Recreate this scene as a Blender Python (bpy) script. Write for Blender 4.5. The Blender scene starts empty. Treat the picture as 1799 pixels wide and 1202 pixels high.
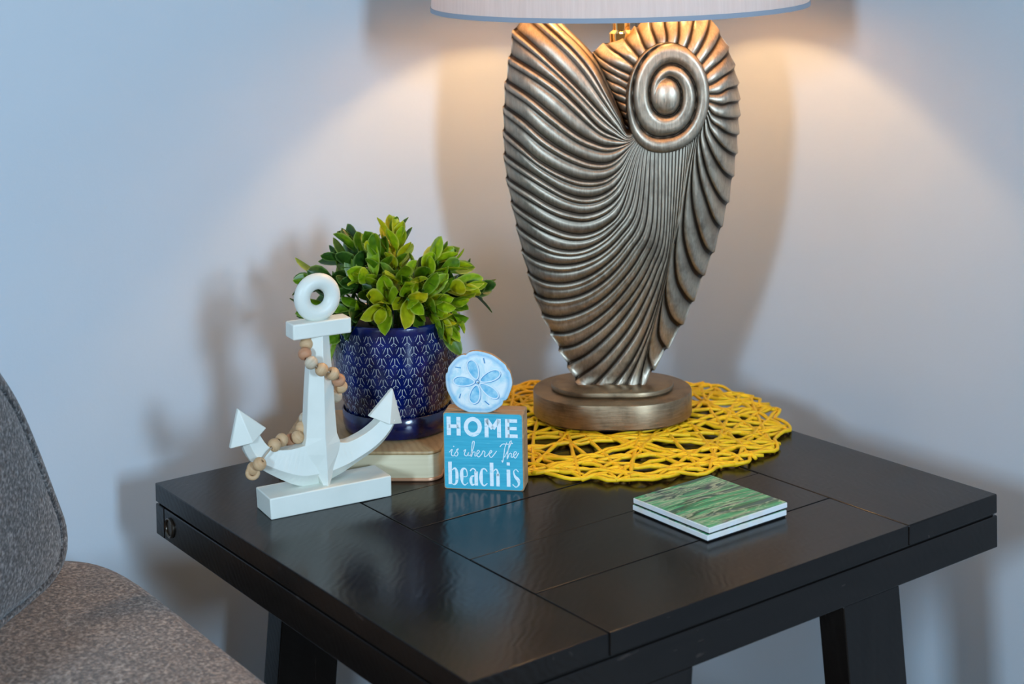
import bpy, bmesh, math, random
import numpy as np
from mathutils import Vector, Matrix
random.seed(7); np.random.seed(7)
SC = bpy.context.scene; COL = SC.collection
PI = math.pi
TH = 0.60                                   # height of the table top above the floor
# ------------------------------------------------------------------ camera
cam_d = bpy.data.cameras.new('camera'); cam = bpy.data.objects.new('camera', cam_d); COL.objects.link(cam)
F = Vector((-0.80331, 0.59469, -0.03232)); R = Vector((0.59538, 0.80323, -0.01864)); U = Vector((-0.01488, 0.03422, 0.9993))
CP = Vector((1.41802, -0.5963, 0.50181 + TH))
cam.matrix_world = Matrix(((R.x, U.x, -F.x, CP.x), (R.y, U.y, -F.y, CP.y), (R.z, U.z, -F.z, CP.z), (0, 0, 0, 1)))
cam_d.sensor_width = 36.0; cam_d.lens = 2660.02 / 1799 * 36.0
cam_d.shift_y = -562.89 / 1799
cam_d.dof.use_dof = True; cam_d.dof.focus_distance = 1.47; cam_d.dof.aperture_fstop = 6.3
cam_d.clip_start = 0.01
SC.camera = cam
# ------------------------------------------------------------------ world, windows' daylight, exposure
SC.view_settings.view_transform = 'Standard'; SC.view_settings.look = 'None'
SC.view_settings.gamma = 1.0; SC.view_settings.use_curve_mapping = False; SC.view_settings.exposure = 0.07
W = bpy.data.worlds.new('world'); SC.world = W; W.use_nodes = True
W.node_tree.nodes['Background'].inputs[0].default_value = (1.0, 0.72, 0.47, 1)
W.node_tree.nodes['Background'].inputs[1].default_value = 0.20

def area(name, target, direction, dist, sx, sy, power, color):
    l = bpy.data.lights.new(name, 'AREA'); l.shape = 'RECTANGLE'; l.size = sx; l.size_y = sy
    l.energy = power; l.color = color
    o = bpy.data.objects.new(name, l); COL.objects.link(o)
    d = Vector(direction).normalized(); o.location = Vector(target) + d * dist
    o.rotation_euler = d.to_track_quat('Z', 'Y').to_euler()
    return o
area('window_daylight_right', (0.1, 0.35, TH + 0.15), (0.975, -0.185, 0.21), 4.2, 0.34, 0.65, 92, (0.54, 0.77, 1.0))
area('window_daylight_left', (0.25, 0.5, TH + 0.15), (0.42, -0.89, 0.23), 4.2, 0.34, 0.65, 78, (0.54, 0.77, 1.0))

# ------------------------------------------------------------------ helpers
def V3(p): return Vector((p[0], p[1], p[2]))
def link(o, parent=None):
    COL.objects.link(o)
    if parent is not None: o.parent = parent
    return o
def props(o, label=None, cat=None, group=None, kind=None):
    if label: o['label'] = label
    if cat: o['category'] = cat
    if group: o['group'] = group
    if kind: o['kind'] = kind
    return o
def root(name, loc, label, cat, group=None):
    o = bpy.data.objects.new(name, None); o.location = loc; o.empty_display_size = 0.02
    link(o); return props(o, label, cat, group)
def wloc(o):
    v = Vector((0, 0, 0))
    while o is not None: v = v + o.location; o = o.parent
    return v
def mk(name, verts, faces, mat, parent=None, smooth=False, sharp=None, bevel=0):
    """one mesh object; verts in world coordinates"""
    off = wloc(parent) if parent is not None else Vector((0, 0, 0))
    me = bpy.data.meshes.new(name)
    me.from_pydata([tuple(Vector(v) - off) for v in verts], [], [tuple(int(i) for i in f) for f in faces]); me.update()
    bm = bmesh.new(); bm.from_mesh(me); bmesh.ops.recalc_face_normals(bm, faces=bm.faces)
    if bevel:
        es = [e for e in bm.edges if len(e.link_faces) == 2 and e.calc_face_angle(0) > 0.6]
        res = bmesh.ops.bevel(bm, geom=es, offset=bevel, segments=3, profile=0.5, affect='EDGES')
        for fc_ in res['faces']: fc_.smooth = True
    bm.to_mesh(me); bm.free()
    if mat: me.materials.append(mat)
    if smooth:
        me.polygons.foreach_set('use_smooth', [True] * len(me.polygons))
        me.set_sharp_from_angle(angle=sharp if sharp else 0.6)
    o = bpy.data.objects.new(name, me); return link(o, parent)
def box_vf(x0, x1, y0, y1, z0, z1):
    v = [(x, y, z) for z in (z0, z1) for x, y in ((x0, y0), (x1, y0), (x1, y1), (x0, y1))]
    return v, [(0, 3, 2, 1), (4, 5, 6, 7), (0, 1, 5, 4), (1, 2, 6, 5), (2, 3, 7, 6), (3, 0, 4, 7)]
def box(name, b, mat, parent=None, bevel=0.0):
    v, f = box_vf(*b); return mk(name, v, f, mat, parent, bevel=bevel)
class Frame:
    """origin o, right r, back n (horizontal), up z"""
    def __init__(s, o, r, n): s.o = Vector(o); s.r = Vector((*r, 0)).normalized(); s.n = Vector((*n, 0)).normalized()
    def __call__(s, u, d, z): return s.o + s.r * u + s.n * d + Vector((0, 0, z))
    def mat(s): return Matrix(((s.r.x, s.n.x, 0, s.o.x), (s.r.y, s.n.y, 0, s.o.y), (0, 0, 1, s.o.z), (0, 0, 0, 1)))
def loft(rings, close_ends=True, closed=True):
    v = []; f = []; n = len(rings[0])
    for r in rings: v += list(r)
    for i in range(len(rings) - 1):
        for j in range(n if closed else n - 1):
            k = (j + 1) % n
            f.append((i * n + j, i * n + k, (i + 1) * n + k, (i + 1) * n + j))
    if close_ends and closed:
        f.append(tuple(range(n))[::-1]); f.append(tuple((len(rings) - 1) * n + j for j in range(n)))
    return v, f
def tube(pts, r, n=6, closed=False, flat=1.0):
    pts = [Vector(p) for p in pts]; N = len(pts); rings = []
    prev = None
    for i, p in enumerate(pts):
        if closed: t = pts[(i + 1) % N] - pts[i - 1]
        else: t = pts[min(i + 1, N - 1)] - pts[max(i - 1, 0)]
        if t.length < 1e-9: t = Vector((1, 0, 0))
        t.normalize()
        a = Vector((0, 0, 1)) if abs(t.z) < 0.9 else Vector((1, 0, 0))
        if prev is not None: a = prev
        s = t.cross(a)
        if s.length < 1e-6: s = t.cross(Vector((0.3, 1, 0.2)))
        s.normalize(); b = s.cross(t).normalized(); prev = b
        rr = r[i] if hasattr(r, '__len__') else r
        rings.append([p + (s * math.cos(q) + b * math.sin(q) * flat) * rr for q in [2 * PI * j / n for j in range(n)]])
    if closed:
        v, f = loft(rings, False); m = (N - 1) * n
        f += [(m + j, m + (j + 1) % n, (j + 1) % n, j) for j in range(n)]
        return v, f
    return loft(rings)
def lathe(prof, c, n=48, close=True):
    rings = [[Vector(c) + Vector((r * math.cos(2 * PI * j / n), r * math.sin(2 * PI * j / n), z)) for j in range(n)] for r, z in prof]
    return loft(rings, close)
def merge(parts):
    V = []; Fc = []
    for v, f in parts:
        b = len(V); V += list(v); Fc += [tuple(i + b for i in q) for q in f]
    return V, Fc
def crom(P, n):
    """Catmull-Rom resample of list of tuples to n points, even by arc length"""
    P = [np.array(p, float) for p in P]; out = []
    Q = [2 * P[0] - P[1]] + P + [2 * P[-1] - P[-2]]
    for i in range(1, len(Q) - 2):
        for t in np.linspace(0, 1, 14, endpoint=False):
            a, b, c, d = Q[i - 1], Q[i], Q[i + 1], Q[i + 2]
            out.append(0.5 * ((2 * b) + (c - a) * t + (2 * a - 5 * b + 4 * c - d) * t * t + (3 * b - a - 3 * c + d) * t ** 3))
    out.append(P[-1]); out = np.array(out)
    s = np.concatenate([[0], np.cumsum(np.linalg.norm(np.diff(out, axis=0), axis=1))])
    q = np.linspace(0, s[-1], n)
    return np.stack([np.interp(q, s, out[:, k]) for k in range(out.shape[1])], 1)
def fattr(o, name, vals):
    a = o.data.attributes.new(name, 'FLOAT', 'POINT'); a.data.foreach_set('value', list(vals))

# ------------------------------------------------------------------ materials
class NT:
    def __init__(s, name, **kw):
        s.m = bpy.data.materials.new(name); s.m.use_nodes = True; s.t = s.m.node_tree
        s.b = s.t.nodes['Principled BSDF']; s.out = s.t.nodes['Material Output']
        for k, v in kw.items(): s.set(k, v)
    def set(s, k, v):
        i = s.b.inputs[k.replace('_', ' ')]
        i.default_value = (*v, 1) if hasattr(v, '__len__') and len(v) == 3 and i.type == 'RGBA' else v
    def n(s, typ, **kw):
        nd = s.t.nodes.new(typ)
        for k, v in kw.items():
            if k in nd.inputs.keys(): nd.inputs[k].default_value = v
            else: setattr(nd, k, v)
        return nd
    def l(s, a, b): s.t.links.new(a, b)
    def co(s, scale=(1, 1, 1), rot=(0, 0, 0), kind='Object'):
        tc = s.n('ShaderNodeTexCoord'); mp = s.n('ShaderNodeMapping')
        mp.inputs['Scale'].default_value = scale; mp.inputs['Rotation'].default_value = rot
        s.l(tc.outputs[kind], mp.inputs['Vector']); return mp.outputs[0]
    def noise(s, vec, scale, detail=3, rough=0.5, dist=0):
        nd = s.n('ShaderNodeTexNoise'); s.l(vec, nd.inputs['Vector'])
        nd.inputs['Scale'].default_value = scale; nd.inputs['Detail'].default_value = detail
        nd.inputs['Roughness'].default_value = rough; nd.inputs['Distortion'].default_value = dist
        return nd.outputs['Fac']
    def ramp(s, fac, stops, interp='LINEAR'):
        r = s.n('ShaderNodeValToRGB'); e = r.color_ramp.elements; r.color_ramp.interpolation = interp
        while len(e) < len(stops): e.new(0.5)
        for el, (p, c) in zip(e, stops):
            el.position = p; el.color = (*c, 1) if hasattr(c, '__len__') else (c, c, c, 1)
        s.l(fac, r.inputs[0]); return r.outputs[0]
    def bump(s, h, strength, dist, prev=None):
        b = s.n('ShaderNodeBump'); b.inputs['Strength'].default_value = strength; b.inputs['Distance'].default_value = dist
        s.l(h, b.inputs['Height'])
        if prev: s.l(prev, b.inputs['Normal'])
        s.l(b.outputs[0], s.b.inputs['Normal']); return b.outputs[0]
    def mix(s, fac, a, b, mode='MIX'):
        m = s.n('ShaderNodeMix', data_type='RGBA', blend_type=mode)
        for k, x in ((0, fac), (6, a), (7, b)):
            if hasattr(x, 'links'): s.l(x, m.inputs[k])
            else: m.inputs[k].default_value = (*x, 1) if hasattr(x, '__len__') else x
        return m.outputs[2]
    def attr(s, name): return s.n('ShaderNodeAttribute', attribute_name=name).outputs['Fac']
    def base(s, x): s.l(x, s.b.inputs['Base Color'])

def m_wall():
    t = NT('wall_paint', Roughness=0.55, Specular_IOR_Level=0.3); c = t.co()
    t.base(t.ramp(t.noise(c, 3, 3), [(0.3, (0.49, 0.55, 0.605)), (0.7, (0.52, 0.58, 0.635))]))
    b = t.bump(t.noise(c, 260, 3, 0.6), 0.12, 0.0008); t.bump(t.noise(c, 38, 2), 0.12, 0.002, b)
    return t.m
def m_wood(name, grain_axis, tone=(0.0085, 0.0062, 0.0052), seed=0.0):
    t = NT(name, Specular_IOR_Level=0.27)
    sc = [22, 22, 22]; sc[grain_axis] = 2.2
    c = t.co(tuple(sc)); c2 = t.co((1, 1, 1))
    g = t.noise(c, 3.0, 6, 0.65, 0.6)
    t.base(t.ramp(g, [(0.25, tuple(x * 0.55 for x in tone)), (0.6, tone), (0.85, tuple(x * 1.7 for x in tone))]))
    # fine saw marks across the board
    w = t.n('ShaderNodeTexWave', wave_type='BANDS', bands_direction='DIAGONAL'); t.l(t.co((1, 1, 1)), w.inputs['Vector'])
    w.inputs['Scale'].default_value = 60; w.inputs['Distortion'].default_value = 9; w.inputs['Detail'].default_value = 2; w.inputs['Detail Scale'].default_value = 0.6
    mr = t.ramp(t.noise(c2, 14, 4), [(0.35, 0.18), (0.7, 0.26)])
    sepm = t.n('ShaderNodeSeparateColor'); t.l(mr, sepm.inputs[0]); t.l(sepm.outputs[0], t.b.inputs['Roughness'])
    b = t.bump(g, 0.15, 0.0006)
    b = t.bump(w.outputs['Fac'], 0.07, 0.0005, b)
    # fine pale scratches and rubbed grain
    sc2 = [150, 150, 150]; sc2[grain_axis] = 34
    scr = t.ramp(t.noise(t.co(tuple(sc2), (0, 0, 0.5)), 1.0, 2, 0.5), [(0.70, 0.0), (0.78, 0.6)])
    cur_ = t.b.inputs['Base Color'].links[0].from_socket
    t.base(t.mix(scr, cur_, tuple(min(1, x * 6) for x in tone)))
    # small dents
    sp = t.ramp(t.noise(t.co((90, 90, 90)), 1.0, 2, 0.5), [(0.24, 0.0), (0.29, 1.0)])
    t.bump(sp, 0.12, 0.0004, b)
    return t.m
def m_simple(name, col, rough=0.5, metal=0.0, **kw): return NT(name, Base_Color=col, Roughness=rough, Metallic=metal, **kw).m
def m_tweed(name, a, b, c3):
    t = NT(name, Roughness=0.95, Specular_IOR_Level=0.15); t.set('Sheen_Weight', 0.25)
    c = t.co((1, 1, 1)); c2 = t.co((1, 1, 2.2))
    n1 = t.noise(c, 300, 2, 0.6); n2 = t.noise(c2, 130, 3, 0.6)
    col = t.ramp(n1, [(0.36, a), (0.5, b), (0.64, c3)])
    t.base(t.mix(t.ramp(n2, [(0.38, 0.0), (0.62, 0.55)]), col, tuple(x * 0.45 for x in b)))
    bb = t.bump(n1, 0.8, 0.002); t.bump(n2, 0.4, 0.002, bb)
    return t.m
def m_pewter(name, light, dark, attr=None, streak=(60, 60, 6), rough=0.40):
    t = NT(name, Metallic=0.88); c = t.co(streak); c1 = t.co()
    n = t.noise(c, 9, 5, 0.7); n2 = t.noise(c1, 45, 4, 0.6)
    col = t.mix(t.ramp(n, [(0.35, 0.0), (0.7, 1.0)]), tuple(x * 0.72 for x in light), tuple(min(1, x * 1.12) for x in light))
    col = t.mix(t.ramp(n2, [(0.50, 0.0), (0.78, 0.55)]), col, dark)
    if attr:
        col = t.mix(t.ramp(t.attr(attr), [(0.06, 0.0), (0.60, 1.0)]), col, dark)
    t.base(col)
    r = t.ramp(n, [(0.3, rough - 0.07), (0.7, rough + 0.1)]); sep = t.n('ShaderNodeSeparateColor'); t.l(r, sep.inputs[0]); t.l(sep.outputs[0], t.b.inputs['Roughness'])
    b = t.bump(n, 0.18, 0.0006); t.bump(n2, 0.12, 0.0006, b)
    return t.m
M = {}
M['wall'] = m_wall()
M['floor'] = m_wood('floor_boards', 0, (0.16, 0.11, 0.07))
M['wood_x'] = m_wood('black_wood_grain_x', 0); M['wood_y'] = m_wood('black_wood_grain_y', 1); M['wood_z'] = m_wood('black_wood_grain_z', 2)
M['dark'] = m_simple('recess_dark', (0.004, 0.004, 0.004), 0.8)
M['bolt'] = m_simple('bronze_bolt', (0.12, 0.10, 0.08), 0.32, 0.9)
M['tweed_seat'] = m_tweed('taupe_tweed', (0.10, 0.075, 0.06), (0.26, 0.20, 0.16), (0.52, 0.43, 0.36))
M['tweed_back'] = m_tweed('grey_tweed', (0.035, 0.036, 0.038), (0.115, 0.115, 0.118), (0.33, 0.33, 0.33))
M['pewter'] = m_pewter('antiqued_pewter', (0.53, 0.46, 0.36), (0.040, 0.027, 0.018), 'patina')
M['bronze'] = m_pewter('brushed_champagne_bronze', (0.36, 0.265, 0.165), (0.06, 0.04, 0.025), None, (5, 5, 120), 0.38)
M['brass'] = m_simple('polished_brass', (0.83, 0.60, 0.27), 0.12, 1.0)

# ================================================================== the room
gW, yW = 0.1368, 0.7643
def struct(name, b, m): return props(box(name, b, m), kind='structure')
struct('floor', (-gW, 3.4, -3.6, yW, -0.05, 0.0), M['floor'])
struct('wall_left', (-gW - 0.10, -gW, -3.6, yW + 0.10, 0.0, 2.5), M['wall'])
struct('wall_back', (-gW, 3.4, yW, yW + 0.10, 0.0, 2.5), M['wall'])
wt = m_simple('white_trim', (0.75, 0.75, 0.74), 0.4)
struct('baseboard_left', (-gW, -gW + 0.014, -3.6, yW - 0.014, 0.0, 0.11), wt)
struct('baseboard_back', (-gW, 3.4, yW - 0.014, yW, 0.0, 0.11), wt)

# ================================================================== end table
UX, VY = 0.5466, 0.61; S1, S2 = 0.130, 0.1296; zt = TH
tab = root('end_table', (UX / 2, VY / 2, 0), 'square black-stained wooden end table with a planked top in the corner', 'table')
g = 0.0006
box('end_board', (0, UX, 0, S1 - g, zt - 0.0185, zt), M['wood_x'], tab, 0.0009)
box('end_board', (0, UX, VY - S2 + g, VY, zt - 0.0185, zt), M['wood_x'], tab, 0.0012)
tx = [0.0, 0.0925, 0.1826, 0.2710, 0.3614, 0.4537, UX]
for i in range(6):
    dz = [0, -0.0002, 0.0, -0.0003, 0.0001, 0][i]
    box('plank', (tx[i] + (g if i else 0), tx[i + 1] - (g if i < 5 else 0), S1 + g, VY - S2 - g, zt - 0.0185, zt + dz), M['wood_y'], tab, 0.0006)
box('sub_top', (0.003, UX - 0.003, 0.003, VY - 0.003, zt - 0.0205, zt - 0.0188), M['dark'], tab)
zb, zr0 = zt - 0.0511, zt - 0.0204
box('side_rail', (0.0202, UX - 0.0002, 0.0, 0.022, zb, zr0), M['wood_x'], tab, 0.001)
box('side_rail', (0.0202, UX - 0.0202, VY - 0.022, VY, zb, zr0), M['wood_x'], tab, 0.001)
box('end_rail', (0.0, 0.0195, 0.0, VY, zb, zr0), M['wood_y'], tab, 0.001)
box('end_rail', (UX - 0.0195, UX, 0.0228, VY, zb, zr0), M['wood_y'], tab, 0.001)
# bolt cover in the side rail
fb = Frame((0.0341, 0.0, zt - 0.0359), (1, 0), (0, 1))
ring = lambda r, d, n=28: [fb(r * math.cos(2 * PI * j / n), d, r * math.sin(2 * PI * j / n)) for j in range(n)]
v, f = loft([ring(0.0098, 0.001), ring(0.0098, -0.0016), ring(0.0088, -0.0024), ring(0.0074, -0.0012), ring(0.0072, -0.0004)])
mk('bolt_cover', v, f, M['bolt'], tab, True)
def leg(x0, x1, ya, yb, sy):
    v = []
    for z, dy in ((0.0, 0.057 * sy), (zb, 0.0)):
        v += [(x0, ya + dy, z), (x1, ya + dy, z), (x1, yb + dy, z), (x0, yb + dy, z)]
    f = [(0, 3, 2, 1), (4, 5, 6, 7), (0, 1, 5, 4), (1, 2, 6, 5), (2, 3, 7, 6), (3, 0, 4, 7)]
    mk('leg', v, f, M['wood_z'], tab, bevel=0.0012)
leg(UX - 0.031, UX - 0.0006, 0.3935, 0.4675, 1); leg(UX - 0.031, UX - 0.0006, 0.1425, 0.2165, -1)
leg(0.0006, 0.031, 0.3935, 0.4675, 1); leg(-0.0006 + 0.0012, 0.031, 0.1325, 0.2035, -1)
for x in (0.0006, UX - 0.031): box('stretcher', (x + 0.004, x + 0.026, 0.12, 0.50, 0.10, 0.14), M['wood_y'], tab, 0.001)

# ================================================================== armchair
ch = root('armchair', (0.30, -0.40, 0), 'grey tweed armchair with a taupe seat at the left of the table', 'armchair')
def supell(cx, cy, ax, ay, e, n=72):
    out = []
    for j in range(n):
        q = 2 * PI * j / n; c, s = math.cos(q), math.sin(q)
        out.append((cx + ax * math.copysign(abs(c) ** (2 / e), c), cy + ay * math.copysign(abs(s) ** (2 / e), s)))
    return out
def cushion(name, cx, cy, ax, ay, z0, z1, r, mat, e=6, crown=0.01):
    rings = []; K = 8
    for k in range(K + 1):
        a = PI * k / K
        ins = r * (1 - math.sin(a)); z = (z0 + z1) / 2 - (z1 - z0) / 2 * math.cos(a)
        rings.append([(x, y, z) for x, y in supell(cx, cy, ax - ins, ay - ins, e)])
    for q, c in ((0.75, 0.5), (0.4, 0.85), (0.02, 1.0)):
        rings.append([(x, y, z1 + crown * c) for x, y in supell(cx, cy, (ax - r) * q, (ay - r) * q, e)])
    v, f = loft(rings); return mk(name, v, f, mat, ch, True, 1.2)
zs = TH - 0.048
cushion('seat', 0.305, -0.381, 0.345, 0.337, zs - 0.13, zs, 0.03, M['tweed_seat'], 7, 0.006)
cushion('seat_base', 0.315, -0.395, 0.325, 0.312, zs - 0.27, zs - 0.13, 0.012, M['tweed_seat'], 9, 0.0)
for sx in (0.05, 0.58):
    for sy in (-0.66, -0.13):
        v, f = loft([[(sx + r * math.cos(q), sy + r * math.sin(q), z) for q in [2 * PI * j / 16 for j in range(16)]] for r, z in ((0.014, 0.0), (0.022, zs - 0.265))])
        mk('leg', v, f, M['wood_z'], ch, True)
# back cushion: outline in its own plane, puffed front and back, with a welt
fbk = Frame((0.03, -0.112, TH), (-0.714, 0.70), (-0.70, -0.714))
half = [(-0.255, -0.052), (-0.18, -0.0515), (-0.1131, -0.0505), (-0.0591, -0.0535), (-0.0183, -0.0525), (0.004, -0.0475), (0.0163, -0.038), (0.0203, -0.0235), (0.0154, -0.0035), (-0.0066, 0.0336), (-0.0387, 0.0864), (-0.0695, 0.1318), (-0.0996, 0.1652), (-0.135, 0.197), (-0.18, 0.221), (-0.255, 0.232)]
pts = crom(half, 60); outl = [(u, z) for u, z in pts] + [(-0.51 - u, z) for u, z in pts[::-1][1:-1]]
cu, cz = -0.255, 0.08
rings = []
prof = [(0.02, 0.055), (0.35, 0.053), (0.62, 0.046), (0.80, 0.036), (0.87, 0.0290), (0.884, 0.0255), (0.890, 0.0175), (0.896, 0.0255), (0.915, 0.0265), (0.945, 0.0235), (0.98, 0.0145), (1.0, 0.0)]
def bring(s, d): return [fbk(cu + (u - cu) * s - 0.012, d * 0.55 - 0.002, cz + (z - cz) * s) for u, z in outl]
for s, d in prof: rings.append(bring(s, -d))
for s, d in prof[::-1][1:]: rings.append(bring(s, d))
v, f = loft(rings); bc = mk('back_cushion', v, f, M['tweed_back'], ch, True, 1.6)
bc['label'] = 'grey tweed back cushion with a stitched welt'

# ================================================================== placemat
matc = (0.150, 0.472)
pm = root('placemat', (matc[0], matc[1], TH), 'round open-weave placemat of yellow cord under the lamp', 'placemat')
t = NT('yellow_paper_cord', Roughness=0.55); nz = t.noise(t.co((1, 1, 1)), 260, 3)
t.base(t.ramp(nz, [(0.3, (0.94, 0.52, 0.004)), (0.6, (0.98, 0.59, 0.005)), (0.85, (0.98, 0.65, 0.012))])); t.bump(nz, 0.25, 0.0006); M['yellow'] = t.m
rs = random.Random(11)
def cordpath(a0, steps, RR, seed):
    q = random.Random(seed); P = []; a = a0
    for k, st in enumerate(steps):
        b = a + st
        ra, rb = RR * q.uniform(0.965, 1.0), RR * q.uniform(0.965, 1.0)
        A = np.array([ra * math.cos(a), ra * math.sin(a)]); B = np.array([rb * math.cos(b), rb * math.sin(b)])
        mid = (A + B) / 2; bow = q.uniform(-0.07, 0.07); d = B - A; nrm = np.array([-d[1], d[0]])
        m1 = mid + nrm * bow * 0.8 - d * 0.18 + np.random.uniform(-.003, .003, 2); m2 = mid + nrm * bow * 0.8 + d * 0.18 + np.random.uniform(-.003, .003, 2)
        for i in range(20):
            s = i / 20; p = (1 - s) ** 3 * A + 3 * (1 - s) ** 2 * s * m1 + 3 * (1 - s) * s * s * m2 + s ** 3 * B
            P.append(p)
        a = b
    P.append(P[0] * 0 + np.array([RR * .99 * math.cos(a), RR * .99 * math.sin(a)]))
    return np.array(P)
RM = 0.192
for c in range(4):
    kskip = (3, 5, 8, 5)[c]; NH = (17, 19, 19, 13)[c]; off = (0.0, 0.5, 0.25, 0.7)[c] * 2 * PI / NH
    steps = []; dprev = 0
    for h in range(NH):
        dj = rs.uniform(-0.07, 0.07); steps.append(2 * PI * kskip / NH + dj - dprev); dprev = dj
    P = cordpath(off, steps, RM - (0.0, 0.001, 0.003, 0.002)[c], 100 + c)
    ph = rs.uniform(0, 6); zz = []
    s = np.concatenate([[0], np.cumsum(np.linalg.norm(np.diff(P, axis=0), axis=1))])
    z = 0.0038 + 0.0012 * np.sin(s * 2 * PI / 0.034 + ph)
    w = np.array([0.0009 * math.sin(s_ * 95 + ph) for s_ in s])
    pth = [(matc[0] + p[0] + w[i], matc[1] + p[1] - w[i], TH + z[i]) for i, p in enumerate(P)]
    rad = [0.00215 * (1 + 0.18 * math.sin(s_ * 160 + ph)) for s_ in s]
    v, f = tube(pth, rad, 6); mk('cord', v, f, M['yellow'], pm, True, 3)
for k in range(1):   # cords running round the rim
    A0 = 2 * PI * k / 3; pth = []; rad = []
    for i in range(150):
        q = A0 + (2 * PI) * i / 149; rr = RM - 0.007 + 0.0065 * math.sin(q * 19 + k + math.sin(q * 5))
        pth.append((matc[0] + rr * math.cos(q), matc[1] + rr * math.sin(q), TH + 0.0040 + 0.0012 * math.sin(q * 30))); rad.append(0.0020)
    v, f = tube(pth, rad, 6); mk('cord', v, f, M['yellow'], pm, True, 3)
zm = TH + 0.0074

# ================================================================== lamp
LC = (0.129, 0.488)
LF = Frame((LC[0], LC[1], TH), (0.642, 0.767), (-0.767, 0.642))
lamp = root('table_lamp', (LC[0], LC[1], zm), 'table lamp with a ribbed pewter nautilus-shell body and pale drum shade', 'lamp')
def rrect(ax, ay, r, n=14):
    out = []
    for sx, sy, a0 in ((1, 1, 0), (-1, 1, PI / 2), (-1, -1, PI), (1, -1, 1.5 * PI)):
        for k in range(n):
            a = a0 + PI / 2 * k / (n - 1); out.append((sx * (ax - r) + r * math.cos(a), sy * (ay - r) + r * math.sin(a)))
    return out
def stad(name, ax, ay, r, z0, z1, mat, br=0.002):
    rings = []
    for ins, z in ((br, z0), (0, z0 + br), (0, z1 - br), (br * 0.3, z1 - br * 0.3), (br, z1)):
        rings.append([LF(u, d, z) for u, d in rrect(ax - ins, ay - ins, r - ins)])
    v, f = loft(rings); return mk(name, v, f, mat, lamp, True, 0.5)
stad('base', 0.0885, 0.072, 0.0715, zm - TH, 0.0355, M['bronze'])
stad('base_tier', 0.0685, 0.047, 0.0465, 0.0355, 0.0425, M['bronze'], 0.0022)
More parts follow.
